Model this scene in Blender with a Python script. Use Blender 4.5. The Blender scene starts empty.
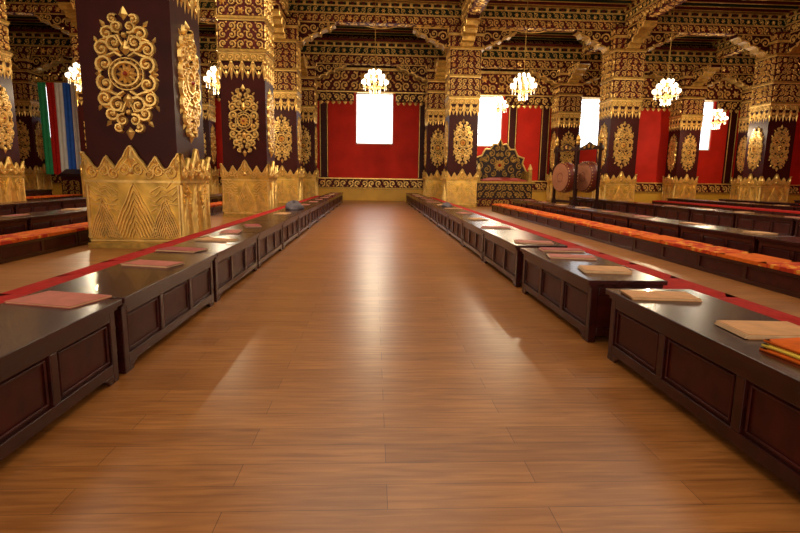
import bpy, math, random
from mathutils import Vector, Matrix, Euler
random.seed(7)
scene=bpy.context.scene
H=1.22
# ------------------------------------------------------------ materials
def newmat(name):
    m=bpy.data.materials.new(name); m.use_nodes=True
    nt=m.node_tree; b=nt.nodes['Principled BSDF']
    return m,nt,b
def simple(name,col,rough=0.5,metal=0.0,var=0.0,scale=8,bump=0.0,coat=0.0,emit=None,es=0.0,spec=0.5):
    m,nt,b=newmat(name)
    b.inputs['Roughness'].default_value=rough
    b.inputs['Metallic'].default_value=metal
    b.inputs['Coat Weight'].default_value=coat
    b.inputs['Specular IOR Level'].default_value=spec
    tc=nt.nodes.new('ShaderNodeTexCoord')
    n=nt.nodes.new('ShaderNodeTexNoise'); n.inputs['Scale'].default_value=scale; n.inputs['Detail'].default_value=4
    nt.links.new(tc.outputs['Object'],n.inputs['Vector'])
    cr=nt.nodes.new('ShaderNodeValToRGB')
    cr.color_ramp.elements[0].position=0.3; cr.color_ramp.elements[1].position=0.7
    cr.color_ramp.elements[0].color=tuple(c*(1-var) for c in col)+(1,)
    cr.color_ramp.elements[1].color=tuple(min(1,c*(1+var)) for c in col)+(1,)
    nt.links.new(n.outputs['Fac'],cr.inputs['Fac']); nt.links.new(cr.outputs['Color'],b.inputs['Base Color'])
    if bump>0:
        bp=nt.nodes.new('ShaderNodeBump'); bp.inputs['Strength'].default_value=bump; bp.inputs['Distance'].default_value=0.02
        nt.links.new(n.outputs['Fac'],bp.inputs['Height']); nt.links.new(bp.outputs['Normal'],b.inputs['Normal'])
    if emit:
        b.inputs['Emission Color'].default_value=emit+(1,); b.inputs['Emission Strength'].default_value=es
    return m
GOLD=simple('gold_leaf',(0.84,0.54,0.16),0.34,0.6,0.25,6,0.25)
GOLD2=simple('old_gold',(0.42,0.24,0.045),0.42,0.5,0.35,9,0.4)
GOLDB=simple('gold_base',(0.66,0.40,0.07),0.34,0.6,0.35,4,0.5)
MAROON=simple('maroon_lacquer',(0.040,0.0045,0.003),0.45,0,0.25,3,0.0,spec=.16)
DKRED=simple('dark_red_paint',(0.080,0.007,0.004),0.55,0,0.3,5,spec=.2)
GREEN=simple('dark_green_paint',(0.014,0.020,0.010),0.6,0,0.3,5,spec=.15)
RED=simple('red_wall_paint',(0.54,0.020,0.009),0.6,0,0.12,1.5,spec=.15)
JEWEL=simple('red_jewel',(0.30,0.02,0.01),0.2)
WOOD=simple('mahogany_wood',(0.032,0.005,0.0035),0.26,0,0.35,10,0.03,coat=0.10,spec=.36)
WOODP=simple('mahogany_panel',(0.046,0.006,0.004),0.36,0,0.35,10,0.03,spec=.25)
BLACKW=simple('dark_stained_wood',(0.022,0.007,0.005),0.4,0,0.3,8,spec=.3)
YEL=simple('mustard_paint',(0.62,0.34,0.03),0.5,0,0.1,2)
ORANGE=simple('orange_cloth',(0.62,0.115,0.010),0.85,0,0.2,14,0.3,spec=.1)
REDC=simple('red_cloth',(0.36,0.016,0.012),0.9,0,0.2,14,0.3,spec=.1)
REDB=simple('red_banner_cloth',(0.5,0.02,0.015),0.9,0,0.1,6,spec=.1)
TAN=simple('drum_skin',(0.27,0.10,0.05),0.6,0,0.15,4)
DRUMR=simple('drum_barrel',(0.12,0.018,0.010),0.4,0,0.2,4)
PAPER=simple('paper_pages',(0.55,0.36,0.20),0.8,0,0.1,20)
COVP=simple('pink_cover',(0.42,0.10,0.06),0.7,0,0.15,10)
COVT=simple('tan_cover',(0.54,0.25,0.08),0.7,0,0.15,10)
COVR=simple('red_cover',(0.30,0.03,0.02),0.7,0,0.15,10)
GREYC=simple('grey_cloth',(0.10,0.08,0.09),0.9,0,0.3,10,0.4)
WHITEC=simple('white_cloth',(0.8,0.78,0.74),0.8,0,0.05,4)
BLUEC=simple('blue_cloth',(0.02,0.12,0.60),0.8,0,0.1,4)
GREENC=simple('green_cloth',(0.02,0.32,0.12),0.8,0,0.1,4)
YELC=simple('yellow_cloth',(0.80,0.55,0.05),0.8,0,0.1,4)
BULB=simple('lamp_glass',(1,0.9,0.7),0.3,emit=(1.0,0.84,0.60),es=4.0)
CRYS=simple('crystal',(0.9,0.85,0.75),0.08,0.0,0.05,emit=(1.0,0.85,0.6),es=0.5)
PANE=simple('window_daylight',(1,1,1),0.4,emit=(0.90,0.95,1.0),es=3.0)
PANEW=simple('curtained_window',(1,.9,.75),0.6,emit=(1.0,0.82,0.58),es=0.9)  # warm glow for the added front-wall panes, behind the camera

def pattern_cloth():
    m,nt,b=newmat('orange_pattern_cloth')
    b.inputs['Roughness'].default_value=0.85; b.inputs['Specular IOR Level'].default_value=.1
    tc=nt.nodes.new('ShaderNodeTexCoord')
    ck=nt.nodes.new('ShaderNodeTexVoronoi'); ck.inputs['Scale'].default_value=9
    nt.links.new(tc.outputs['Object'],ck.inputs['Vector'])
    cr=nt.nodes.new('ShaderNodeValToRGB'); cr.color_ramp.interpolation='CONSTANT'
    cr.color_ramp.elements[0].color=(0.70,0.30,0.04,1)
    e=cr.color_ramp.elements.new(0.30); e.color=(0.58,0.09,0.01,1)
    cr.color_ramp.elements[-1].position=0.62; cr.color_ramp.elements[-1].color=(0.4,0.03,0.01,1)
    nt.links.new(ck.outputs['Distance'],cr.inputs['Fac']); nt.links.new(cr.outputs['Color'],b.inputs['Base Color'])
    return m
PATC=pattern_cloth()

def floor_mat():
    m,nt,b=newmat('laminate_floor')
    L=nt.links.new
    tc=nt.nodes.new('ShaderNodeTexCoord')
    br=nt.nodes.new('ShaderNodeTexBrick')
    br.inputs['Scale'].default_value=1.0
    br.inputs['Brick Width'].default_value=1.22; br.inputs['Row Height'].default_value=0.165
    br.inputs['Mortar Size'].default_value=0.0016; br.inputs['Mortar Smooth'].default_value=0.3
    br.inputs['Color1'].default_value=(0.390,0.158,0.042,1); br.inputs['Color2'].default_value=(0.305,0.116,0.028,1)
    br.inputs['Mortar'].default_value=(0.11,0.04,0.012,1)
    L(tc.outputs['Object'],br.inputs['Vector'])
    mp2=nt.nodes.new('ShaderNodeMapping'); mp2.inputs['Scale'].default_value=(1.2,14,1)
    L(tc.outputs['Object'],mp2.inputs['Vector'])
    no=nt.nodes.new('ShaderNodeTexNoise'); no.inputs['Scale'].default_value=2.4; no.inputs['Detail'].default_value=9; no.inputs['Distortion'].default_value=0.7
    L(mp2.outputs['Vector'],no.inputs['Vector'])
    cr=nt.nodes.new('ShaderNodeValToRGB')
    cr.color_ramp.elements[0].position=0.3; cr.color_ramp.elements[0].color=(0.60,0.51,0.44,1)
    cr.color_ramp.elements[1].position=0.70; cr.color_ramp.elements[1].color=(1.10,1.09,1.05,1)
    L(no.outputs['Fac'],cr.inputs['Fac'])
    mx=nt.nodes.new('ShaderNodeMixRGB'); mx.blend_type='MULTIPLY'; mx.inputs['Fac'].default_value=0.9
    L(br.outputs['Color'],mx.inputs['Color1']); L(cr.outputs['Color'],mx.inputs['Color2'])
    L(mx.outputs['Color'],b.inputs['Base Color'])
    b.inputs['Roughness'].default_value=0.33
    b.inputs['Specular IOR Level'].default_value=0.26
    bp=nt.nodes.new('ShaderNodeBump'); bp.inputs['Strength'].default_value=0.07; bp.inputs['Distance'].default_value=0.004
    L(no.outputs['Fac'],bp.inputs['Height']); L(bp.outputs['Normal'],b.inputs['Normal'])
    return m
FLOOR=floor_mat()

def ceil_mat():
    m,nt,b=newmat('painted_ceiling')
    L=nt.links.new
    tc=nt.nodes.new('ShaderNodeTexCoord')
    br=nt.nodes.new('ShaderNodeTexBrick'); br.offset=0
    br.inputs['Scale'].default_value=1.0; br.inputs['Brick Width'].default_value=0.9; br.inputs['Row Height'].default_value=0.9
    br.inputs['Mortar Size'].default_value=0.05
    br.inputs['Color1'].default_value=(0.07,0.008,0.005,1); br.inputs['Color2'].default_value=(0.015,0.028,0.022,1)
    br.inputs['Mortar'].default_value=(0.40,0.21,0.05,1)
    L(tc.outputs['Object'],br.inputs['Vector']); L(br.outputs['Color'],b.inputs['Base Color'])
    b.inputs['Roughness'].default_value=0.6
    return m
CEIL=ceil_mat()

# ------------------------------------------------------------ mesh builder
class Fr:
    def __init__(s,O,U,V,N):
        s.O=Vector(O);s.U=Vector(U);s.V=Vector(V);s.N=Vector(N)
    def p(s,u,v,n=0): return s.O+s.U*u+s.V*v+s.N*n
class MB:
    def __init__(s): s.v=[];s.f=[];s.m=[];s.mats=[]
    def mi(s,mat):
        if mat not in s.mats: s.mats.append(mat)
        return s.mats.index(mat)
    def add(s,vs,fs,mat):
        o=len(s.v); s.v.extend([tuple(a) for a in vs]); k=s.mi(mat)
        for f in fs: s.f.append(tuple(i+o for i in f)); s.m.append(k)
    def box(s,x0,x1,y0,y1,z0,z1,mat,top=None):
        t=1 if top is None else top
        cx,cy=(x0+x1)/2,(y0+y1)/2
        vs=[(x0,y0,z0),(x1,y0,z0),(x1,y1,z0),(x0,y1,z0)]+[(cx+(x-cx)*t,cy+(y-cy)*t,z1) for x,y in ((x0,y0),(x1,y0),(x1,y1),(x0,y1))]
        s.add(vs,[(3,2,1,0),(4,5,6,7),(0,1,5,4),(1,2,6,5),(2,3,7,6),(3,0,4,7)],mat)
    def fbox(s,fr,u0,u1,v0,v1,n0,n1,mat):
        vs=[fr.p(u0,v0,n0),fr.p(u1,v0,n0),fr.p(u1,v1,n0),fr.p(u0,v1,n0),fr.p(u0,v0,n1),fr.p(u1,v0,n1),fr.p(u1,v1,n1),fr.p(u0,v1,n1)]
        s.add(vs,[(3,2,1,0),(4,5,6,7),(0,1,5,4),(1,2,6,5),(2,3,7,6),(3,0,4,7)],mat)
    def sweep(s,fr,pts,ws,h,mat,closed=False):
        n=len(pts); vs=[]
        mw=max(ws) if isinstance(ws,list) else ws
        for i,(u,v) in enumerate(pts):
            if closed: a=pts[i-1];b=pts[(i+1)%n]
            else: a=pts[max(i-1,0)];b=pts[min(i+1,n-1)]
            tx,ty=b[0]-a[0],b[1]-a[1]; l=math.hypot(tx,ty) or 1
            nx,ny=-ty/l,tx/l
            w=ws[i] if isinstance(ws,list) else ws
            hh=h*min(1,0.4+w/mw*0.6)
            for k,q in ((-1,0),(-.45,hh),(.45,hh),(1,0)):
                vs.append(fr.p(u+nx*w*k,v+ny*w*k,q))
        fs=[]
        for i in range(n if closed else n-1):
            j=(i+1)%n
            for k in range(3):
                fs.append((4*i+k+1,4*i+k,4*j+k,4*j+k+1))
        s.add(vs,fs,mat)
    def boss(s,fr,u,v,r,h,mat,n=8):
        vs=[];fs=[]
        for q,(rr,hh) in enumerate(((1,0),(.8,.65),(.35,1))):
            for i in range(n):
                a=2*math.pi*i/n; vs.append(fr.p(u+r*rr*math.cos(a),v+r*rr*math.sin(a),h*hh))
        for q in range(2):
            for i in range(n):
                j=(i+1)%n; fs.append((q*n+i,q*n+j,(q+1)*n+j,(q+1)*n+i))
        fs.append(tuple(2*n+i for i in range(n)))
        s.add(vs,fs,mat)
    def leaf(s,fr,u,v,a,l,w,h,mat):
        c,si=math.cos(a),math.sin(a)
        def P(x,y,n): return fr.p(u+c*x-si*y,v+si*x+c*y,n)
        vs=[P(0,0,0),P(l*.4,w,0),P(l,0,0),P(l*.4,-w,0),P(l*.4,0,h),P(l*.8,w*.45,0),P(l*.8,-w*.45,0)]
        s.add(vs,[(0,4,1),(1,4,5),(5,4,2),(2,4,6),(6,4,3),(3,4,0)],mat)
    def spiral(s,fr,u,v,R,a0,d,w,h,mat,turns=1.4,n=14,su=1):
        pts=[];ws=[]
        for i in range(n):
            t=i/(n-1); r=R*(1-.82*t); a=a0+d*2*math.pi*turns*t
            pts.append((u+su*r*math.cos(a),v+r*math.sin(a))); ws.append(w*(1-.45*t))
        s.sweep(fr,pts,ws,h,mat)
        s.boss(fr,u,v,w*1.15,h*1.2,mat,6)
    def flower(s,fr,u,v,r,h,mat,mat2,n=8):
        for i in range(n):
            s.leaf(fr,u,v,2*math.pi*i/n,r,r*.30,h,mat)
        s.boss(fr,u,v,r*.3,h*1.4,mat2,8)
    def dense(s,fr,w,h,cell,mat,depth=0.03,flower_every=0):
        nx=max(1,round(w/cell)); ny=max(1,round(h/cell)); cu=w/nx; cv=h/ny
        R=min(cu,cv)*.47
        for j in range(ny):
            for i in range(nx):
                u=-w/2+(i+.5)*cu; v=(j+.5)*cv
                if flower_every and (i+j*2)%flower_every==flower_every//2:
                    s.flower(fr,u,v,R,depth*1.3,mat,mat,6); continue
                mir=1 if i<nx/2 else -1
                d=1 if (i+j)%2 else -1
                s.spiral(fr,u,v,R,(math.pi*.5 if j%2 else -math.pi*.5),d*mir,R*.24,depth,mat,1.25,10)
                s.leaf(fr,u+R*.6*mir,v+R*.6,(math.pi/4 if mir>0 else 3*math.pi/4),R*.7,R*.26,depth*.9,mat)
                s.leaf(fr,u-R*.6*mir,v-R*.6,(-3*math.pi/4 if mir>0 else -math.pi/4),R*.7,R*.26,depth*.9,mat)
    def lathe(s,prof,mat,n=20,c=(0,0,0),axis='z'):
        vs=[];fs=[]
        for (r,z) in prof:
            for i in range(n):
                a=2*math.pi*i/n; x,y=r*math.cos(a),r*math.sin(a)
                if axis=='z': p=(c[0]+x,c[1]+y,c[2]+z)
                elif axis=='x': p=(c[0]+z,c[1]+x,c[2]+y)
                else: p=(c[0]+x,c[1]+z,c[2]+y)
                vs.append(p)
        for q in range(len(prof)-1):
            for i in range(n):
                j=(i+1)%n; fs.append((q*n+i,q*n+j,(q+1)*n+j,(q+1)*n+i))
        fs.append(tuple(range(n-1,-1,-1))); fs.append(tuple((len(prof)-1)*n+i for i in range(n)))
        s.add(vs,fs,mat)
    def tube(s,pts,r,mat,n=6):
        vs=[];fs=[]
        P=[Vector(p) for p in pts]
        for i,p in enumerate(P):
            t=(P[min(i+1,len(P)-1)]-P[max(i-1,0)]).normalized()
            up=Vector((0,0,1)) if abs(t.z)<.9 else Vector((1,0,0))
            a=t.cross(up).normalized(); b=t.cross(a)
            for k in range(n):
                an=2*math.pi*k/n; vs.append(p+(a*math.cos(an)+b*math.sin(an))*r)
        for i in range(len(P)-1):
            for k in range(n):
                j=(k+1)%n; fs.append((i*n+k,i*n+j,(i+1)*n+j,(i+1)*n+k))
        s.add(vs,fs,mat)
    def extr(s,fr,outline,n0,n1,mat):
        k=len(outline)
        vs=[fr.p(u,v,n0) for u,v in outline]+[fr.p(u,v,n1) for u,v in outline]
        fs=[tuple(range(k-1,-1,-1)),tuple(range(k,2*k))]
        for i in range(k):
            j=(i+1)%k; fs.append((i,j,k+j,k+i))
        s.add(vs,fs,mat)
    def pillow(s,x0,x1,y0,y1,z0,t,mat,n=5,edge=.35):
        vs=[];fs=[]
        for j in range(n+1):
            for i in range(n+1):
                a=-1+2*i/n;b=-1+2*j/n
                z=t*(edge+(1-edge)*((1-a**4)*(1-b**4))**.5)
                vs.append((x0+(x1-x0)*i/n,y0+(y1-y0)*j/n,z0+z))
        for j in range(n):
            for i in range(n):
                q=j*(n+1)+i; fs.append((q,q+1,q+n+2,q+n+1))
        s.add(vs,fs,mat)
        s.box(x0,x1,y0,y1,z0,z0+t*edge,mat)
    def mesh(s,name,smooth=False):
        me=bpy.data.meshes.new(name); me.from_pydata(s.v,[],s.f)
        for m in s.mats: me.materials.append(m)
        me.polygons.foreach_set('material_index',s.m)
        if smooth: me.polygons.foreach_set('use_smooth',[True]*len(s.f))
        me.update(); return me
def obj(name,me,loc=(0,0,0),rz=0,sc=(1,1,1),bevel=0):
    o=bpy.data.objects.new(name,me); o.location=loc; o.rotation_euler=(0,0,rz); o.scale=sc
    scene.collection.objects.link(o)
    if bevel:
        b=o.modifiers.new('bevel','BEVEL'); b.width=bevel; b.segments=2; b.limit_method='ANGLE'
    return o
Z=Vector((0,0,1))
def side(ang,dist,z=0):
    N=Vector((math.cos(ang),math.sin(ang),0)); U=Vector((-N.y,N.x,0))
    return Fr(N*dist+Z*z,U,Z,N)

# ------------------------------------------------------------ room shell
XW=24; YB=29.5; YR=-7; ZC=8.5
b=MB(); b.box(-XW,XW,YR,YB,-0.1,0,FLOOR); obj('floor',b.mesh('floor'))
b=MB(); b.box(-XW,XW,YR,YB,ZC,ZC+.1,CEIL)
obj('ceiling',b.mesh('ceiling'))
b=MB()
for i in range(74):
    y=YR+.3+i*.49
    b.box(-XW,XW,y-.06,y+.06,ZC-.13,ZC-.001,(DKRED if i%2 else GREEN))
    b.box(-XW,XW,y-.035,y+.035,ZC-.15,ZC-.13,GOLD2)
obj('trim_ceiling_joists',b.mesh('joists'))
WINX=[-17.6,-12.3,-6.3,-0.05,5.85,12.0,17.6]; WW=1.0; WZ0,WZ1=3.0,5.65
b=MB()
b.box(-XW,XW,YB,YB+.3,0,WZ0,RED); b.box(-XW,XW,YB,YB+.3,WZ1,ZC,MAROON)
xs=[-XW]+sum([[x-WW,x+WW] for x in WINX],[])+[XW]
for i in range(0,len(xs),2): b.box(xs[i],xs[i+1],YB,YB+.3,WZ0,WZ1,RED)
obj('wall_back',b.mesh('wall_back'))
for i,x in enumerate(WINX):
    b=MB()
    b.box(x-WW,x+WW,YB+.18,YB+.22,WZ0,WZ1,PANE)
    for (a,c,d,e) in ((x-WW,x-WW+.05,WZ0,WZ1),(x+WW-.05,x+WW,WZ0,WZ1),(x-WW,x+WW,WZ0,WZ0+.06),(x-WW,x+WW,WZ1-.05,WZ1)):
        b.box(a,c,YB+.06,YB+.17,d,e,WHITEC)
    obj('window_%d'%(i+1),b.mesh('window'))
b=MB(); b.box(-XW-.3,-XW,YR,YB,0,ZC,RED); obj('wall_left',b.mesh('wall_left'))
b=MB(); b.box(XW,XW+.3,YR,YB,0,ZC,RED); obj('wall_right',b.mesh('wall_right'))
FW=[-9,-4.5,0,4.5,9]; fw=1.3
b=MB(); b.box(-XW,XW,YR-.3,YR,0,1.2,RED); b.box(-XW,XW,YR-.3,YR,6.2,ZC,MAROON)
xs=[-XW]+sum([[x-fw,x+fw] for x in FW],[])+[XW]
for i in range(0,len(xs),2): b.box(xs[i],xs[i+1],YR-.3,YR,1.2,6.2,RED)
obj('wall_front',b.mesh('wall_front'))
for i,x in enumerate(FW):  # windows invented for the unseen front wall, glowing as extra light
    b=MB(); b.box(x-fw,x+fw,YR-.24,YR-.20,1.2,6.2,PANEW)
    for (a,c,d,e) in ((x-fw,x-fw+.06,1.2,6.2),(x+fw-.06,x+fw,1.2,6.2),(x-fw,x+fw,1.2,1.27),(x-fw,x+fw,6.13,6.2),(x-.03,x+.03,1.2,6.2),(x-fw,x+fw,3.6,3.66)):
        b.box(a,c,YR-.18,YR-.08,d,e,BLACKW)
    obj('window_%d'%(i+8),b.mesh('window'))
b=MB(); b.box(-XW,XW,YB-.35,YB-.001,0.001,.62,YEL); b.box(-XW,XW,YB-.40,YB-.001,.62,.70,GOLD2)
b.box(-XW,XW,YB-.12,YB-.001,.70,1.14,DKRED)
b.dense(Fr((0,YB-.12,.72),(1,0,0),Z,(0,-1,0)),2*XW,.38,.38,GOLD,.03)
b.box(-XW,XW,YB-.16,YB-.001,1.14,1.20,GOLD)
obj('baseboard_back',b.mesh('baseboard_back'))
b=MB()
b.box(-XW,XW,YB-.2,YB-.001,5.70,6.75,DKRED)
b.dense(Fr((0,YB-.20,5.78),(1,0,0),Z,(0,-1,0)),2*XW,.92,.46,GOLD,.04,7)
b.box(-XW,XW,YB-.28,YB-.001,6.75,6.88,GOLD)
b.box(-XW,XW,YB-.28,YB-.001,5.64,5.70,GOLD)
xs2=[-XW]+sum([[x-WW-.1,x+WW+.1] for x in WINX],[])+[XW]
for i in range(0,len(xs2),2):
    w=xs2[i+1]-xs2[i]; cx=(xs2[i]+xs2[i+1])/2
    b.box(xs2[i],xs2[i+1],YB-.16,YB-.001,5.22,5.64,MAROON)
    b.dense(Fr((cx,YB-.16,5.24),(1,0,0),Z,(0,-1,0)),w,.38,.38,GOLD,.03)
    n=max(1,int(w/.3))
    for k in range(n):
        b.leaf(Fr((0,YB-.14,0),(1,0,0),Z,(0,-1,0)),xs2[i]+(k+.5)*w/n,5.24,-math.pi/2,.22,.11,.04,GOLD)
obj('trim_frieze_back',b.mesh('frieze'))
b=MB()
for x in (-20.7,-15.1,-9.4,-2.75,2.55,4.45,7.4,9.2,13.7,19.7,22.2):
    b.box(x-.22,x+.22,YB-.14,YB-.001,1.20,5.22,MAROON)
    fr=Fr((x,YB-.14,1.2),(1,0,0),Z,(0,-1,0))
    b.sweep(fr,[(-.19,.05),(-.19,3.97)],.02,.02,GOLD); b.sweep(fr,[(.19,.05),(.19,3.97)],.02,.02,GOLD)
obj('trim_pilasters_back',b.mesh('pilasters'))

# ------------------------------------------------------------ column
def medallion(b,fr,W,Hh,mat):
    k=W; q=Hh/2
    def S(u,v,R,a0,d,w=.026,t=1.35):
        for mu in (1,-1):
            for mv in (1,-1):
                a=a0
                if mu<0: a=math.pi-a
                if mv<0: a=-a
                b.spiral(fr,mu*u*k,mv*v*q,R*k,a,d*mu*mv,w*k*1.35,.06,mat,t,16)
    S(.34,.15,.145,-1.2,1,.032)
    S(.37,.37,.125,2.6,-1,.030)
    S(.17,.47,.135,-2.2,1,.030)
    S(.27,.60,.115,3.0,-1,.028)
    S(.10,.70,.100,-2.0,1,.026)
    S(.17,.81,.075,2.5,-1,.024)
    ring=[(.21*k*math.cos(t*math.pi/12),.16*q*math.sin(t*math.pi/12)*1.1) for t in range(24)]
    b.sweep(fr,ring,.030*k,.06,mat,True)
    b.flower(fr,0,0,.18*k,.07,mat,mat,10)
    b.boss(fr,0,0,.05*k,.11,JEWEL,8)
    ring=[(.28*k*math.cos(t*math.pi/12),.24*q*math.sin(t*math.pi/12)) for t in range(24)]
    b.sweep(fr,ring,.018*k,.04,mat,True)
    for t in range(16):
        a=t*math.pi/8; b.boss(fr,.245*k*math.cos(a),.205*q*math.sin(a),.020*k,.05,mat,6)
    for mv in (1,-1):
        b.leaf(fr,0,mv*.80*q,mv*math.pi/2,.21*q,.075*k,.07,mat)
        b.boss(fr,0,mv*.58*q,.05*k,.08,mat)
        b.leaf(fr,0,mv*.28*q,mv*math.pi/2,.24*q,.10*k,.07,mat)
        for mu in (1,-1):
            st=[(mu*.05*k,mv*.26*q),(mu*.16*k,mv*.32*q),(mu*.26*k,mv*.28*q),(mu*.40*k,mv*.25*q),(mu*.47*k,mv*.33*q)]
            b.sweep(fr,st,[.03*k,.034*k,.032*k,.024*k,.01*k],.055,mat)
            st=[(mu*.03*k,mv*.42*q),(mu*.10*k,mv*.57*q),(mu*.22*k,mv*.55*q),(mu*.33*k,mv*.52*q),(mu*.40*k,mv*.50*q)]
            b.sweep(fr,st,[.02*k,.03*k,.03*k,.022*k,.01*k],.05,mat)
            b.leaf(fr,mu*.30*k,mv*.70*q,math.pi/2-mu*.7 if mv>0 else -math.pi/2+mu*.7,.14*k,.04*k,.04,mat)
            b.leaf(fr,mu*.43*k,mv*.06*q,(0 if mu>0 else math.pi)+mu*mv*.35,.10*k,.035*k,.05,mat)
            b.leaf(fr,mu*.45*k,mv*.46*q,mv*(math.pi/2-mu*.4),.12*k,.035*k,.05,mat)
    for mu in (1,-1):
        b.leaf(fr,mu*.40*k,0,0 if mu>0 else math.pi,.12*k,.05*k,.06,mat)
def make_column(w,top,zc):
    b=MB(); a=w/2
    b.box(-a*1.01,a*1.01,-a*1.01,a*1.01,0,.09,GOLD2)
    b.box(-a*.97,a*.97,-a*.97,a*.97,.09,1.08,GOLDB)
    b.box(-a*1.0,a*1.0,-a*1.0,a*1.0,1.08,1.15,GOLD)
    b.box(-a*.93,a*.93,-a*.93,a*.93,1.15,zc,MAROON)
    zm=[4.62,5.5,zc-.12]
    for z in zm:
        b.box(-a*.98,a*.98,-a*.98,a*.98,z,z+.05,GOLD)
        b.box(-a*1.02,a*1.02,-a*1.02,a*1.02,z+.05,z+.12,GOLD2)
    h2=(zc+top)/2
    b.box(-a*1.0,a*1.0,-a*1.0,a*1.0,zc,h2,DKRED)
    b.box(-a*1.12,a*1.12,-a*1.12,a*1.12,h2,h2+.1,GOLD)
    b.box(-a*1.10,a*1.10,-a*1.10,a*1.10,h2+.1,top,DKRED)
    for s in range(4):
        ang=s*math.pi/2
        fr=side(ang,a*.97,.09)
        b.sweep(fr,[(-a*.95,.04),(a*.95,.04)],.03,.03,GOLD)
        b.sweep(fr,[(-a*.94,.07),(-a*.94,.96)],.025,.03,GOLD); b.sweep(fr,[(a*.94,.07),(a*.94,.96)],.025,.03,GOLD)
        for c,hh,ww in ((0,.90,.52),(-.64,.66,.34),(.64,.66,.34)):
            for k in range(7):
                f=1-k/7.3
                wd=ww*a*f; ht=hh*f
                pts=[]
                for t in range(-6,7):
                    x=t/6
                    y=.07+ht*(1-abs(x))**.85+.018*math.sin(abs(x)*14)
                    pts.append((c*a+wd*x*.96,y))
                b.sweep(fr,pts,.016,.035,GOLD)
        for mu in (-1,1):
            for k in range(5):
                y=.52+.085*k
                b.sweep(fr,[(mu*a*(.34+.115*t),y+.04*math.sin(t*2.4+k)+(.03*t)) for t in range(6)],.014,.03,GOLD)
        N=Vector((math.cos(ang),math.sin(ang),0))
        fc=side(ang,a*.95,1.12)
        fc.V=(Z+N*.04).normalized()
        pk=[(0,.42,.40),(-.5,.24,.22),(.5,.24,.22),(-.98,.30,.30),(.98,.30,.30)]
        def hgt(u):
            r=0
            for c,hp,wd in pk:
                kk=max(0,1-abs(u-c)/wd); r=max(r,hp*(kk**1.25))
            return .15+r+.022*abs(math.sin(u*20))
        nn=64; out=[]
        for i in range(nn):
            u=-1.0+2.0*i/(nn-1); out.append((u*a,hgt(u)))
        vs=[];fs=[]
        for (u,v) in out: vs+= [fc.p(u,0,0),fc.p(u,v,0),fc.p(u,0,.04),fc.p(u,v,.04)]
        for i in range(nn-1):
            q=4*i; fs+=[(q+2,q+6,q+7,q+3),(q+1,q+3,q+7,q+5),(q,q+1,q+5,q+4)]
        b.add(vs,fs,GOLDB)
        f2=Fr(fc.p(0,0,.04),fc.U,fc.V,fc.N)
        b.sweep(f2,[(u,v-.02) for u,v in out],.018,.03,GOLD)
        b.sweep(f2,[(u,v*.72-.02) for u,v in out],.012,.02,GOLD)
        g=a/.7
        for c in (-1,1):
            b.spiral(f2,c*.15*a,.17,.10*g,1.5,c,.020,.04,GOLD)
            b.spiral(f2,c*.36*a,.10,.085*g,1.5,-c,.020,.04,GOLD)
            b.spiral(f2,c*.57*a,.15,.09*g,1.5,c,.020,.04,GOLD)
            b.spiral(f2,c*.80*a,.12,.10*g,1.5,-c,.020,.04,GOLD)
            b.leaf(f2,c*.93*a,.12,math.pi/2,.28,.045,.05,GOLD)
            b.leaf(f2,c*.50*a,.22,math.pi/2,.18,.04,.04,GOLD)
        b.leaf(f2,0,.20,math.pi/2,.36,.07,.06,GOLD); b.boss(f2,0,.15,.06,.07,GOLD)
        fm=side(ang,a*.93,2.78)
        medallion(b,fm,w*.62,2.02,GOLD)
        fg=side(ang,a*.93,4.62)
        b.fbox(fg,-a*.93,a*.93,-.20,0,0,.03,GOLD2)
        b.dense(Fr(fg.p(0,-.2,.03),fg.U,fg.V,fg.N),a*1.86,.2,.2,GOLD,.02)
        for k in range(4):
            u0=-a*.9+k*a*.45; 
            for dd in (0,.09):
                pts=[(u0+a*.45*t/8,-.2-dd*.7-(.22+dd)*math.sin(math.pi*t/8)) for t in range(9)]
                b.sweep(fg,pts,.020,.03,GOLD)
            b.leaf(fg,u0+a*.225,-.45,-math.pi/2,.22,.055,.04,GOLD)
            b.boss(fg,u0+a*.225,-.36,.045,.05,GOLD,6)
        for k in range(5):
            u0=-a*.9+k*a*.45
            b.boss(fg,u0,-.24,.05,.05,GOLD,6); b.leaf(fg,u0,-.26,-math.pi/2,.46,.05,.04,GOLD)
        for z0,z1,fe in ((4.76,5.48,0),(5.64,zc-.14,5)):
            fd=side(ang,a*.93,z0)
            b.fbox(fd,-a*.93,a*.93,0,z1-z0,0,.015,DKRED)
            b.dense(side(ang,a*.93+.015,z0),a*1.84,z1-z0,.27,GOLD,.045,fe)
        b.dense(side(ang,a*1.0,zc+.02),a*1.9,h2-zc-.04,.24,GOLD,.04)
        b.dense(side(ang,a*1.10,h2+.12),a*2.1,top-h2-.14,.24,GOLD,.04)
        L=1.55; O=N*(a*1.0)
        for sg in (1,-1):
            T=Vector((-N.y,N.x,0))*sg
            hb=top-zc
            prof=[(0,0),(0,-hb),(.18,-hb),(.26,-hb*.86),(.42,-hb*.80),(.52,-hb*.84),(.60,-hb*.66),(.80,-hb*.56),(.92,-hb*.60),(1.0,-hb*.42),(1.2,-hb*.34),(1.32,-hb*.38),(1.42,-hb*.2),(L,-hb*.16),(L,0)]
            if sg==1:
                b.extr(Fr(O+Z*top,N,Z,T),prof,-.24,.24,MAROON)
                pp=prof[1:14]
                vs=[];fs=[]
                for (u,v) in pp:
                    for t in (-.25,.25): vs.append(O+Z*(top+v-.012)+N*(u+.006)+T*t)
                for i in range(len(pp)-1): fs.append((2*i,2*i+1,2*i+3,2*i+2))
                b.add(vs,fs,GOLD2)
            ff=Fr(O+Z*top+T*.24,N,Z,T)
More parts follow.
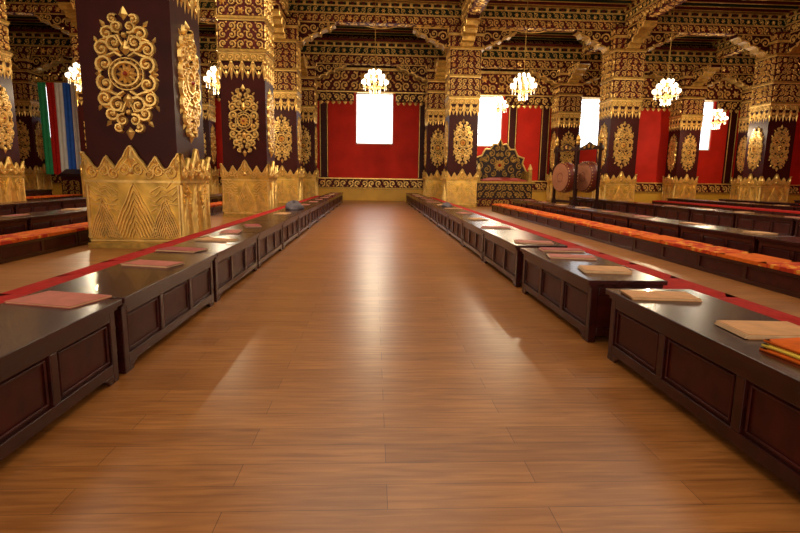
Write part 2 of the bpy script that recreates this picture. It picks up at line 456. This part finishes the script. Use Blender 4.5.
            b.sweep(ff,[(u,v+.03) for u,v in prof[1:14]],.035,.03,GOLD)
            b.spiral(ff,.26,-hb*.42,.22,0,1,.036,.04,GOLD); b.spiral(ff,.66,-hb*.30,.18,0,-1,.032,.04,GOLD)
            b.spiral(ff,1.0,-hb*.22,.14,0,1,.026,.04,GOLD); b.spiral(ff,1.28,-hb*.16,.10,0,-1,.024,.03,GOLD)
            b.leaf(ff,.42,-hb*.62,-.5,.22,.06,.04,GOLD); b.leaf(ff,.1,-hb*.75,-1.2,.2,.06,.04,GOLD)
            b.sweep(ff,[(0.02,-.03),(L,-.03)],.03,.03,GOLD)
    return b.mesh('carved_column')
ZBM=7.6
cA=make_column(1.54,ZBM,6.75)
cB=make_column(1.36,ZBM,6.75)
cW=make_column(1.20,6.9,6.15)
obj('carved_column',cA,(-3.99,9.0+.77,0))
for (x,y) in [(-3.82,16.0),(-11.6,16.0),(-3.95,23.2),(3.80,23.6),(10.75,23.2),(17.8,23.2),(-11.6,23.2),(-19,16.0),(-19,23.2),(-11.6,9.1)]:
    obj('carved_column',cB,(x,y+.68,0))
for x in (-17.5,-8.9,-3.65,3.20,10.0,16.5,20.4):
    obj('wall_column',cW,(x,27.9+.62,0))

# ------------------------------------------------------------ beams
def make_beam(L,hh=.9):
    b=MB(); k=hh/.9
    for (w,z0,z1,m) in ((.50,0,.30,DKRED),(.60,.30,.36,GOLD),(.52,.36,.60,GREEN),(.62,.60,.65,GOLD)):
        b.box(-L/2,L/2,-w/2,w/2,z0*k,z1*k,m)
    n=int(L/.22)
    for i in range(n):
        x=-L/2+(i+.5)*L/n
        b.box(x-.055,x+.055,-.38,.38,.65*k,.75*k,(GOLD if i%2 else DKRED))
    b.box(-L/2,L/2,-.33,.33,.65*k,.74*k,GREEN)
    b.box(-L/2,L/2,-.40,.40,.75*k,.80*k,GOLD2)
    b.box(-L/2,L/2,-.44,.44,.80*k,.895*k,DKRED)
    for sg in (1,-1):
        for (w,z0,z1,fe) in ((.25,.01,.29,6),(.26,.37,.59,4)):
            fr=Fr((0,-sg*w,z0*k),(sg,0,0),Z,(0,-sg,0))
            b.dense(fr,L,(z1-z0)*k,.28*k,GOLD,.035,fe)
    b.dense(Fr((0,-.2,0),(1,0,0),(0,1,0),(0,0,-1)),L,.4,.40,GOLD,.02,3)
    return b.mesh('beam')
m48=make_beam(2*XW-.02)
for y in (3.0,9.91,16.68,23.88):
    obj('carved_ceiling_beam',m48,(0,y,ZBM+.001))
mw=make_beam(2*XW-.02,1.15)
obj('carved_ceiling_beam',mw,(0,28.52,6.901))
ys=[(-7,3.0),(3.0,9.91),(9.91,16.68),(16.68,23.88),(23.88,28.9)]
cache={}
for x in (-19,-11.6,-3.88,3.80,10.75,17.8):
    for (a,c) in ys:
        L=round(c-a-.92,2)
        if L not in cache: cache[L]=make_beam(L)
        obj('carved_ceiling_beam',cache[L],(x,(a+c)/2,ZBM+.001),math.pi/2)
b=MB(); b.box(-XW,XW,28.75,YB-.001,8.06,8.34,DKRED); 
b.dense(Fr((0,28.75,8.07),(1,0,0),Z,(0,-1,0)),2*XW,.26,.26,GOLD,.03); obj('trim_cornice_back',b.mesh('cornice'))
b=MB()
fr=Fr((0,0,0),(1,0,0),(0,1,0),(0,0,-1))
b.lathe([(.95,-.03),(.95,0),(.85,0)],DKRED,32)
b.sweep(fr,[(.9*math.cos(t*math.pi/16),.9*math.sin(t*math.pi/16)) for t in range(32)],.06,.06,GOLD,True)
b.sweep(fr,[(.5*math.cos(t*math.pi/16),.5*math.sin(t*math.pi/16)) for t in range(32)],.03,.05,GOLD,True)
for i in range(10):
    a=i*math.pi/5; b.spiral(fr,.7*math.cos(a),.7*math.sin(a),.15,a,1,.03,.05,GOLD)
b.flower(fr,0,0,.45,.1,GOLD,JEWEL,12)
rm=b.mesh('ceiling_rosette')
for x in (-7.7,.2,7.4,14.4):
    for y in (13.3,20.2,26.2): obj('ceiling_rosette',rm,(x,y,ZC-.17))

# ------------------------------------------------------------ desks
def make_desk(L,D=.55,h=.49):
    b=MB()
    b.box(-.035,D+.02,-.03,L+.03,h-.035,h,WOOD)
    b.box(-.015,D,-.01,L+.01,h-.06,h-.035,WOOD)
    b.box(0.02,D-.02,.02,L-.02,.07,h-.06,WOODP)
    for y in (0,L-.06):
        for x in (0,D-.06): b.box(x,x+.06,y,y+.06,0,h-.06,WOOD)
    for x0,x1 in ((0,.022),(D-.022,D)):
        b.box(x0,x1,.06,L-.06,h-.12,h-.06,WOOD); b.box(x0,x1,.06,L-.06,.05,.115,WOOD)
        n=3
        for i in range(1,n):
            y=L*i/n; b.box(x0,x1,y-.03,y+.03,.115,h-.12,WOOD)
        for i in range(n):
            ya=L*i/n+.05+(.03 if i==0 else 0); yb=L*(i+1)/n-.05-(.03 if i==n-1 else 0)
            xx=(x0+.008,x1-.004)
            for (p,q,r,s) in ((ya,ya+.012,.13,h-.135),(yb-.012,yb,.13,h-.135),(ya,yb,.13,.142),(ya,yb,h-.147,h-.135)):
                b.box(xx[0],xx[1],p,q,r,s,WOODP)
    for y0,y1 in ((0,.022),(L-.022,L)):
        b.box(.06,D-.06,y0,y1,h-.12,h-.06,WOOD); b.box(.06,D-.06,y0,y1,.05,.115,WOOD)
    for y,s in ((.06,1),(L-.06,-1)):
        b.extr(Fr((0,y,0),(0,s,0),Z,(1,0,0)),[(0,.0),(.05,.0),(.07,.03),(.12,.05),(0,.05)],0,.022,WOOD)
    return b.mesh('prayer_desk')
dm=make_desk(1.84)
dml=make_desk(1.98)
def desk(x,y,flip=False,me=dm,L=1.84):
    if flip: return obj('prayer_desk',me,(x,y+L,0),math.pi,bevel=.004)
    return obj('prayer_desk',me,(x,y,0),0,bevel=.004)
y=3.22-1.93
while y<26.3:
    desk(-1.58,y,True); y+=1.93
desk(-1.58,-.64,True)
ry=[1.53,3.86]+[5.96+1.93*i for i in range(11)]
for i,y in enumerate(ry):
    if i<1: desk(1.58,y,False,dml,1.98)
    else: desk(1.58,y)
def make_bench(L,D=.55,h=.22,cloth=PATC,t=.12,alt=None):
    b=MB()
    b.box(0.02,D-.02,.02,L-.02,.03,h-.03,WOODP)
    b.box(0,D,0,L,h-.04,h,WOOD); b.box(0,D,0,L,0,.06,WOOD)
    n=max(1,round(L/.9))
    for i in range(n+1):
        y=min(max(L*i/n-.03,0),L-.06); b.box(0,D,y,y+.06,.06,h-.04,WOOD)
    n=max(1,round(L/.72))
    for i in range(n):
        b.pillow(.01,D-.01,L*i/n+.002,L*(i+1)/n-.002,h,t,(alt if alt and i%3==1 else cloth),5,.72)
    return b.mesh('cushioned_bench')
bR=make_bench(3.84,.48,.33,REDC,.06)
bO=make_bench(3.84,.56,.25,PATC,.06,ORANGE)
for k in range(6):
    yy=1.5+3.86*k
    obj('cushioned_bench',bR,(2.22,yy,0)); obj('cushioned_bench',bR,(-2.70,yy,0))
for k in range(5):
    yy=1.5+3.86*k
    obj('cushioned_bench',bO,(4.55,yy,0)); obj('cushioned_bench',bO,(-5.60,yy,0))
for k in range(11):
    yy=1.5+1.93*k
    if yy<20.8: desk(5.35,yy)
    desk(-5.80,yy,True)
for k in range(6):
    yy=1.5+3.86*k
    for x in (9.60,13.0,16.82,20.6):
        if x==16.82 and k==5: continue
        if x==9.60 and k==5: continue
        obj('cushioned_bench',(bR if x==13.0 else bO),(x,yy,0))
    for x in (-9.65,-13.5): obj('cushioned_bench',bO,(x,yy,0))
for k in range(12):
    yy=1.5+1.93*k
    for x in (9.02,13.7,16.2,19.9): desk(x,yy)
    for x in (-8.5,-14.3): desk(x,yy,True)

# ------------------------------------------------------------ books etc
def make_book(cov,w=.22,l=.42,n=4):
    b=MB(); z=0
    for i in range(n):
        dx=random.uniform(-.008,.008); dy=random.uniform(-.012,.012)
        m=cov if i in(0,n-1) else PAPER
        t=.003 if i in (0,n-1) else .006
        b.box(-w/2+dx,w/2+dx,-l/2+dy,l/2+dy,z,z+t,m); z+=t
    return b.mesh('sutra_book')
books=[make_book(COVT),make_book(COVP),make_book(COVR),make_book(COVT,.26,.36,5),make_book(COVP,.3,.44,3)]
ZT=.4905
def book(x,y,k,rz=0): obj('sutra_book',books[k],(x,y,ZT),rz)
book(-1.88,3.12,4,1.3); book(-1.86,4.4,1,1.3); book(-1.93,5.25,2,1.3); book(-1.84,6.1,0,1.2); book(-1.90,7.0,1,.1); book(-1.84,7.9,2,.3)
book(1.78,3.28,0,1.45); book(1.90,2.48,3,1.5); book(1.84,4.25,3,1.4); book(1.84,5.0,1,1.35); book(1.92,5.5,2,1.45)
for k in range(11):
    y=6.2+1.75*k+random.uniform(-.2,.2)
    if abs(y-14.2)>.5: book(1.85+random.uniform(-.06,.06),y,random.choice([0,1,2,3]),random.choice([0,.2,1.4]))
    if k>1 and abs(y+.9-12.2)>.6: book(-1.86+random.uniform(-.05,.05),y+.9,random.choice([0,1,2]),random.uniform(-.2,.2))
for k in range(12):
    y=2.5+1.7*k
    if y<20: book(5.65,y,k%4,.1)
    book(-6.08,y,(k+2)%4,.1); book(9.3,y+.4,(k+1)%4,.1); book(13.97,y,(k+3)%4,.1)
b=MB(); 
for i in range(3): b.pillow(-.12+.004*i,.12-.006*i,-.16+.006*i,.16-.004*i,.020*i,.024,ORANGE if i!=1 else YELC,8,.5)
obj('folded_robe',b.mesh('folded_robe',True),(1.80,2.06,ZT),.15)
b=MB()
n=16;vs=[];fs=[]
for j in range(9):
    for i in range(n):
        a=2*math.pi*i/n; ph=(j/8)*math.pi/2
        r=math.cos(ph)*(1+.14*math.sin(3*a+j)+.08*math.sin(7*a))
        vs.append((.20*r*math.cos(a),.34*r*math.sin(a),.17*math.sin(ph)*(1+.2*math.sin(2*a+1))))
for j in range(8):
    for i in range(n):
        k=(i+1)%n; fs.append((j*n+i,j*n+k,(j+1)*n+k,(j+1)*n+i))
fs.append(tuple(range(n-1,-1,-1)))
b.add(vs,fs,GREYC); bm=b.mesh('bundle',True)
obj('cloth_bundle',bm,(-1.86,12.2,ZT)); obj('cloth_bundle',bm,(1.88,14.2,ZT),0,(.7,.8,.6))

# ------------------------------------------------------------ chandeliers
b=MB()
b.tube([(0,0,.55),(0,0,5.0)],.015,GOLD2)
b.lathe([(.03,.60),(.07,.5),(.10,.42),(.05,.35),(.04,.1),(.11,0),(.13,-.08),(.06,-.2),(.03,-.3),(.05,-.36),(.01,-.44)],GOLD,12)
for (R,z,n) in ((.52,.12,12),(.38,.36,9),(.22,.56,6)):
    for i in range(n):
        a=2*math.pi*i/n+R
        ca,sa=math.cos(a),math.sin(a)
        b.tube([(ca*.04,sa*.04,z-.12),(ca*R*.4,sa*R*.4,z-.22),(ca*R*.85,sa*R*.85,z-.18),(ca*R,sa*R,z-.05)],.012,GOLD,5)
        b.lathe([(.02,-.05),(.045,-.03),(.062,.03),(.058,.08),(.03,.12)],BULB,8,(ca*R,sa*R,z))
        b.lathe([(.003,-.30),(.022,-.24),(.004,-.18),(.018,-.14),(.004,-.08)],CRYS,5,(ca*R*.92,sa*R*.92,z-.02))
for i in range(10):
    a=2*math.pi*i/10; 
    b.lathe([(.003,-.46),(.022,-.38),(.004,-.30),(.02,-.24),(.004,-.16)],CRYS,5,(math.cos(a)*.2,math.sin(a)*.2,0))
cm=b.mesh('chandelier')
CH=[(-.05,19.8,4.45),(5.30,19.8,4.45),(10.6,19.8,4.38),(-5.55,19.8,4.40),(-10.2,19.8,4.4),(16.3,25.6,4.15),(5.9,26.4,4.6)]
for p in CH:
    obj('crystal_chandelier',cm,p,0,(.84,.84,.80))
    l=bpy.data.lights.new('chandelier_lamp','POINT'); l.energy=225; l.color=(1,.80,.52); l.shadow_soft_size=.25
    o=bpy.data.objects.new('chandelier_lamp',l); o.location=(p[0],p[1],p[2]-.5); scene.collection.objects.link(o)
    l.shadow_soft_size=.05

# ------------------------------------------------------------ drums
def make_drum():
    b=MB()
    c=(0,0,1.38)
    b.lathe([(.50,-.27),(.56,-.25),(.585,-.1),(.60,0),(.585,.1),(.56,.25),(.50,.27)],DRUMR,32,c,'y')
    for s in (1,-1):
        b.lathe([(.525,s*.262),(.53,s*.285),(.40,s*.287)],TAN,32,c,'y')
        fr=Fr((0,s*.288,1.38),(1,0,0),Z,(0,s,0))
        b.sweep(fr,[(.17*math.cos(t*math.pi/12),.17*math.sin(t*math.pi/12)) for t in range(24)],.015,.004,DRUMR,True)
        for i in range(28):
            a=2*math.pi*i/28
            b.boss(Fr((.565*math.cos(a),s*.22,1.38+.565*math.sin(a)),(-math.sin(a),0,math.cos(a)),(0,1,0),(math.cos(a),0,math.sin(a))),0,0,.02,.02,GOLD,6)
    for s in (1,-1):
        b.box(s*.68-.05,s*.68+.05,-.05,.05,.12,2.62,BLACKW)
        b.lathe([(.05,2.62),(.09,2.68),(.06,2.74),(.085,2.82),(.05,2.92),(.01,3.0)],GOLD2,10,(s*.68,0,0))
        b.box(s*.68-.08,s*.68+.08,-.36,.36,0,.12,BLACKW)
        for t in (1,-1):
            b.extr(Fr((s*.68,t*.05,.12),(0,t,0),Z,(1,0,0)),[(0,0),(.28,0),(.22,.12),(.10,.2),(.04,.42),(0,.45)],-.03,.03,BLACKW)
        b.tube([(s*.66,0,1.38),(s*.59,0,1.38)],.03,GOLD2)
    b.box(-.68,.68,-.04,.04,.40,.50,BLACKW)
    b.extr(Fr((0,0,2.40),(1,0,0),Z,(0,-1,0)),[(-.85,.02),(-.78,-.06),(-.63,0),(.63,0),(.78,-.06),(.85,.02),(.80,.14),(.5,.12),(.2,.2),(0,.30),(-.2,.2),(-.5,.12),(-.80,.14)],-.04,.04,BLACKW)
    for s in (1,-1):
        fr=Fr((0,-s*.04,2.40),(s,0,0),Z,(0,-s,0))
        b.spiral(fr,.25,.09,.08,0,1,.015,.02,GOLD2); b.spiral(fr,-.25,.09,.08,math.pi,-1,.015,.02,GOLD2)
        b.flower(fr,0,.14,.09,.03,GOLD2,JEWEL,8)
    return b.mesh('standing_drum')
dr=make_drum()
obj('standing_drum',dr,(7.25,20.4,0),math.radians(-74),(.95,.80,.97)); obj('standing_drum',dr,(8.12,20.4,0),math.radians(-74),(.95,.80,1.0))
# ------------------------------------------------------------ throne
b=MB()
b.box(-1.5,1.5,-.9,.9,0,.35,DKRED); b.box(-1.35,1.35,-.8,.85,.35,1.05,BLACKW); b.box(-1.42,1.42,-.86,.88,1.05,1.15,GOLD2)
b.dense(Fr((0,-.8,.4),(1,0,0),Z,(0,-1,0)),2.6,.6,.3,GOLD2,.03); b.dense(Fr((0,-.9,.03),(1,0,0),Z,(0,-1,0)),2.9,.3,.3,GOLD2,.03)
b.pillow(-1.1,1.1,-.7,.5,1.15,.18,COVR)
out=[(-1.25,0),(-1.35,.5),(-1.15,.85),(-1.22,1.1),(-.9,1.2),(-.75,1.5),(-.5,1.5),(-.32,1.75),(-.12,1.72),(0,1.98),(.12,1.72),(.32,1.75),(.5,1.5),(.75,1.5),(.9,1.2),(1.22,1.1),(1.15,.85),(1.35,.5),(1.25,0)]
fr=Fr((0,.62,1.15),(1,0,0),Z,(0,-1,0))
b.extr(fr,out,-.06,.06,BLACKW)
fr=Fr((0,.56,1.15),(1,0,0),Z,(0,-1,0))
b.sweep(fr,out,.05,.06,GOLD)
for s in (1,-1):
    for (u,v,R) in ((1.05,.3,.2),(1.0,.72,.17),(.72,1.05,.2),(.42,1.32,.17),(.15,1.55,.13),(.62,.55,.2),(.35,.95,.18),(.72,.2,.14),(.3,.35,.15),(.95,1.02,.1),(.12,1.25,.1)):
        b.spiral(fr,s*u,v,R,1.5,s,.035,.05,GOLD2)
    for a in (.5,.9,1.3):
        b.leaf(fr,s*(.35+.3*math.cos(a)),.75+.4*math.sin(a),math.pi/2-s*(1.57-a),.25,.05,.04,GOLD)
    b.box(s*1.25-.08,s*1.25+.08,-.7,.55,1.15,1.62,GOLD2)
    b.spiral(Fr((s*1.25+s*.08,-.1,1.4),(0,1,0),Z,(s,0,0)),0,0,.2,0,1,.04,.04,GOLD)
    b.lathe([(.08,1.62),(.12,1.7),(.08,1.8),(.02,1.95)],GOLD,10,(s*1.25,-.6,0))
b.flower(fr,0,.75,.3,.08,GOLD,JEWEL,12)
obj('carved_throne',b.mesh('throne'),(5.95,25.3,0),0,(.96,.9,1.0))
# lectern
b=MB(); b.box(-.5,.5,-.3,.3,0,.08,BLACKW); b.box(-.42,.42,-.24,.24,.08,1.05,MAROON); b.box(-.5,.5,-.32,.32,1.05,1.12,BLACKW)
b.extr(Fr((-.45,0,1.12),(0,1,0),Z,(1,0,0)),[(-.28,0),(.28,0),(.28,.28),(-.28,.06)],0,.9,BLACKW)
b.dense(Fr((0,-.24,.2),(1,0,0),Z,(0,-1,0)),.8,.7,.25,GOLD2,.02)
obj('lectern',b.mesh('lectern'),(-14.0,25.8,0))
# banners
b=MB()
cols=[GREENC,REDB,WHITEC,BLUEC,WHITEC,YELC,GREENC]
w=.38
for k,m in enumerate(cols):
    vs=[];fs=[]
    nx,nz=8,10
    for j in range(nz+1):
        for i in range(nx+1):
            x=k*w+ w*.98*i/nx; z=-4.3*j/nz
            vs.append((x,.05*math.sin(i*1.6+k+.15*j)*(0.4+.6*j/nz),z))
    for j in range(nz):
        for i in range(nx):
            q=j*(nx+1)+i; fs.append((q,q+1,q+nx+2,q+nx+1))
    b.add(vs,fs,m)
b.tube([(-.2,0,.02),(7*w+.2,0,.02)],.04,GOLD2,8)
for x in (-.2,7*w+.2): b.lathe([(.01,-.08),(.07,0),(.01,.08)],GOLD,8,(x,0,.02),'x')
for x in (.3,7*w-.3): b.tube([(x,0,.02),(x,0,1.6)],.015,GOLD2,6)
obj('striped_silk_banner',b.mesh('banner',True),(-16.0,27.1,5.45))

# ------------------------------------------------------------ lights
def area(x,y,z,sx,sy,e,col,name='ceiling_light',rx=0):
    l=bpy.data.lights.new(name,'AREA'); l.shape='RECTANGLE'; l.size=sx; l.size_y=sy; l.energy=e; l.color=col
    o=bpy.data.objects.new(name,l); o.location=(x,y,z); o.rotation_euler=(rx,0,0); scene.collection.objects.link(o); return o
area(-7.8,6.4,8.2,6,4,70,(1,.84,.62))  # added fill lamps under the ceiling, out of frame; no real fixtures
area(7.5,6.4,8.2,6,4,70,(1,.84,.62))
area(0,6.4,8.2,6,4,190,(1,.84,.62))
area(0,0,8.2,8,4,90,(1,.84,.62))
area(0,YR+.15,3.8,20,4.6,900,(1,.86,.66),'entrance_daylight',math.radians(90))  # added fill from behind the camera, brightens the column fronts
for x,e in ((0,470),(7.4,330),(-7.8,330),(14.4,330),(-15,240)):  # more added overhead fill, no lamps hang here
    area(x,13.2,8.2,6,4,e,(1,.84,.62))
w=bpy.data.worlds.new('world'); scene.world=w; w.use_nodes=True
w.node_tree.nodes['Background'].inputs[0].default_value=(.6,.7,.9,1); w.node_tree.nodes['Background'].inputs[1].default_value=.5
# ------------------------------------------------------------ camera
cam=bpy.data.cameras.new('camera'); co=bpy.data.objects.new('camera',cam); scene.collection.objects.link(co)
cam.sensor_width=36; cam.lens=24; cam.clip_end=200
M=Euler((math.radians(90-9.4),0,math.radians(-2.9)),'XYZ').to_matrix()@Matrix.Rotation(math.radians(.9),3,'Z')
co.matrix_world=Matrix.Translation((-.06,0,H))@M.to_4x4()
scene.camera=co
scene.view_settings.view_transform='Standard'
scene.view_settings.exposure=0.1
